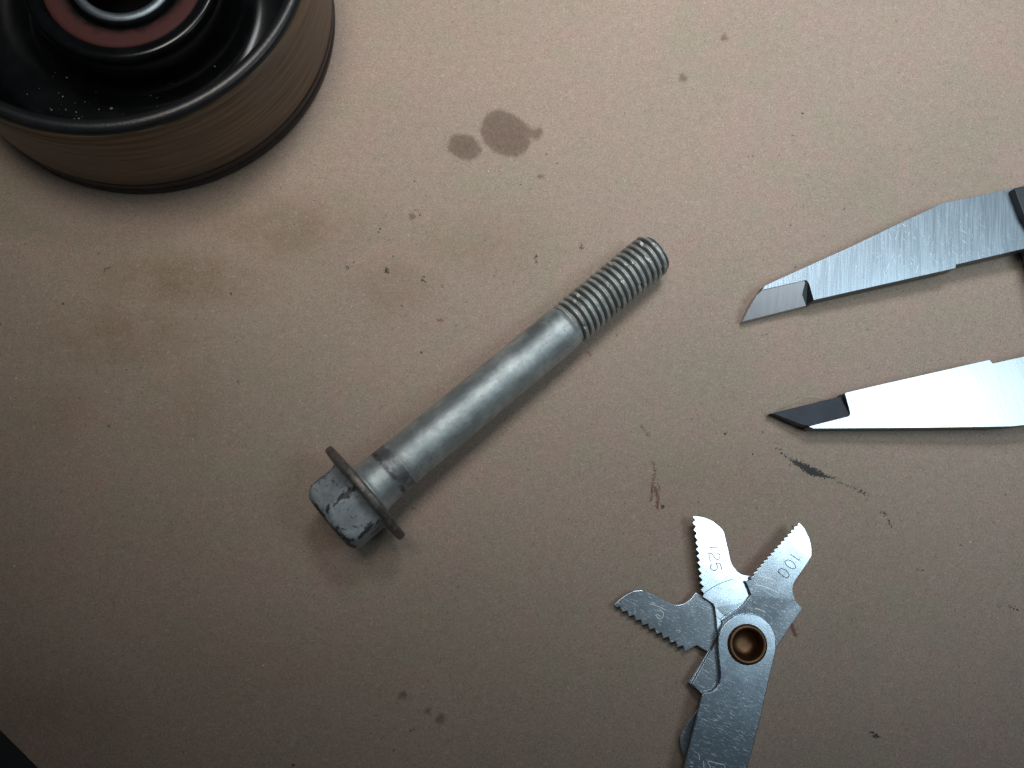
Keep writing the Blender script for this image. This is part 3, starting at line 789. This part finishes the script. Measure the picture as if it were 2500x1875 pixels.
# handle: top plate, fold along its right side, bottom plate
arc = [(1025+298*math.cos(math.radians(d)), 375+300*math.sin(math.radians(-d))) for d in range(0, 181, 9)]
left = [(727, 430), (735, 520), (748, 640), (752, 700), (750, 750), (738, 800), (715, 838), (680, 870), (640, 885), (576, 892), (560, 920), (503, 1160), (392, 1600), (330, 1860)]
right = [(985, 1860), (1032, 1659), (1167, 1130), (1257, 720), (1310, 500), (1322, 430)]
hp = Hn(*(arc[1:-1]+left+right))
hd = plate('handle', [world(p, ZH) for p in hp], 0.05, M['gauge2'], pg, 0.014, 3, hole_at(ZH))
rr_ = [world(p, ZH-0.045) for p in Hn(*right)]
inner = [p+Vector((-0.055, 0.012, 0)) for p in rr_]
outer = [p+Vector((-0.008, 0, 0)) for p in rr_]
plate('fold', outer+inner[::-1], 0.33, M['gauge2'], hd, 0.006, 2)
plate('bottom_plate', [world(p, 0.10)+Vector((0.03, -0.0, 0)) for p in Hn(*([(1300, 420), (1240, 720), (1150, 1130), (1015, 1659), (970, 1860), (350, 1860), (415, 1600), (520, 1160), (590, 900), (760, 740), (800, 420)]))], 0.05, M['gauge2'], hd, 0.006, 2)
# rivet
pc = world(PIV, ZH)
ey = lathe('rivet', smooth_poly([(0.0, 0.13), (0.10, 0.135), (0.19, 0.17), (0.245, 0.25), (0.262, 0.36), (0.268, 0.43), (0.285, 0.468), (0.315, 0.482), (0.345, 0.474), (0.366, 0.45), (0.372, 0.425), (0.368, 0.41)], 3), M['brass'], None, 96)
ey.location = (pc.x, pc.y, 0.0); bpy.context.view_layer.update(); ey.parent = pg; ey.matrix_parent_inverse = pg.matrix_world.inverted()

def strokes(name, lines, zf, width, mat, parent, lift=0.0012):
    """thin engraved strokes as flat ribbons lying on a plate"""
    if len(lines) > 1 and isinstance(lines[0][0], list):
        return [strokes(name, l, zf, width, mat, parent, lift) for l in lines]
    bm = bmesh.new()
    for ln in lines:
        ln = smooth_poly(ln, 4) if len(ln) > 3 else ln
        P = [world(p, zf(p)+lift) for p in ln]
        vs = []
        for i, p in enumerate(P):
            t = (P[min(i+1, len(P)-1)]-P[max(i-1, 0)]); t.z = 0; t.normalize(); nn = Vector((-t.y, t.x, 0))*width/2
            vs.append((bm.verts.new(p+nn), bm.verts.new(p-nn)))
        for a, b in zip(vs, vs[1:]): bm.faces.new((a[0], a[1], b[1], b[0]))
    bmesh.ops.recalc_face_normals(bm, faces=bm.faces)
    r = bmesh.ops.extrude_face_region(bm, geom=bm.faces[:])
    for v in r['geom']:
        if isinstance(v, bmesh.types.BMVert): v.co.z -= 0.003
    me = bpy.data.meshes.new(name); bm.to_mesh(me); bm.free()
    return link(name, me, mat, parent)
E_ = lambda *p: z2(1700, 1310, 8.508, *p)
strokes('engraved_digit', [
    [E_((285, 226), (450, 224), (405, 165))],
    [E_((415, 340), (450, 347), (485, 385), (490, 430), (465, 468), (430, 475), (395, 455), (350, 390), (310, 352), (262, 345), (264, 380), (276, 440), (295, 522))],
    [E_((530, 690), (502, 580), (478, 555), (412, 556), (432, 600), (440, 645), (420, 680), (380, 705), (330, 690), (295, 650), (295, 610), (328, 575))]], zB, 0.016, M['engrave'], oB)
strokes('engraved_digit', [
    [E_((1955, 370), (2145, 500), (2140, 460))],
    [smooth_poly(E_((1850, 510), (1900, 485), (1990, 520), (2060, 610), (2050, 665), (1960, 655), (1880, 600), (1845, 550)), 1, True)+E_((1850, 510))],
    [smooth_poly(E_((1710, 700), (1770, 665), (1860, 700), (1925, 790), (1900, 850), (1850, 850), (1770, 800), (1715, 740)), 1, True)+E_((1710, 700))]], zC, 0.014, M['engrave'], oC)
Q = lambda *p: z2(1560, 1440, 13.83, *p)
strokes('engraved_digit', [[Q((350, 465), (450, 490), (560, 525), (700, 580), (890, 672))], [Q((620, 720), (740, 705), (800, 750), (830, 820), (800, 930), (740, 965), (650, 950), (590, 890), (575, 850), (640, 840), (695, 895))],
    [Q((1260, 1380), (1330, 1360), (1400, 1400), (1330, 1440))]], zA, 0.008, M['glint'], oA)
Kz = lambda *p: z2(1640, 1780, 10.05, *p)
zh = lambda p: ZH
strokes('engraved_letter', [[Kz((650, 600), (678, 650), (680, 760))], [Kz((780, 780), (785, 860), (782, 940))], [Kz((1320, 1010), (1290, 885), (1200, 855), (1050, 820), (890, 790), (930, 900), (1000, 1100))],
    [Kz((470, 830), (520, 815))], [Kz((440, 910), (520, 920))]], zh, 0.011, M['glint'], hd)
# worn rings left by the blades turning on the rivet
def ring_px(r, a0, a1): return [(PIV[0]+r*math.cos(math.radians(a)), PIV[1]-r*math.sin(math.radians(a))) for a in np.linspace(a0, a1, 14)]
strokes('wear_mark', [ring_px(163, 103, 131)], zB, 0.010, M['engrave'], oB)
strokes('wear_mark', [ring_px(90, 108, 138)], zB, 0.007, M['engrave'], oB)
strokes('wear_mark', [[ring_px(147, 58, 83)], [ring_px(90, 60, 78)], [ring_px(170, 66, 80)]], zC, 0.010, M['glint'], oC)

# ---------------------------------------------------------------- a loose curled fibre by the lower jaw
def fibre(name, pts_px, zs, r, mat, label):
    P = [world(p, z) for p, z in zip(pts_px, zs)]
    P = [Vector(q) for q in smooth_poly([tuple(p) for p in P], 6)]
    vs, fs = [], []; k = 6
    for i, p in enumerate(P):
        t = (P[min(i+1, len(P)-1)]-P[max(0, i-1)]).normalized(); a = t.cross(Vector((0, 0, 1))).normalized(); b = a.cross(t)
        for j in range(k):
            g_ = 2*math.pi*j/k; vs.append(tuple(p+(a*math.cos(g_)+b*math.sin(g_))*r))
    for i in range(len(P)-1):
        for j in range(k): l = (j+1) % k; fs.append((i*k+j, i*k+l, (i+1)*k+l, (i+1)*k+j))
    me = bpy.data.meshes.new(name); me.from_pydata(vs, [], fs)
    o = link(name, me, mat, None, True); o['label'] = label; o['category'] = 'fibre'
    return o
fibre('fibre', Lo((180, 545), (270, 500), (360, 455), (440, 431), (500, 430), (560, 445), (640, 465)), [0.01, .06, .12, .16, .14, .08, .02], 0.006, M['hair'], 'fine pale curled fibre beside the dark tip of the lower jaw')
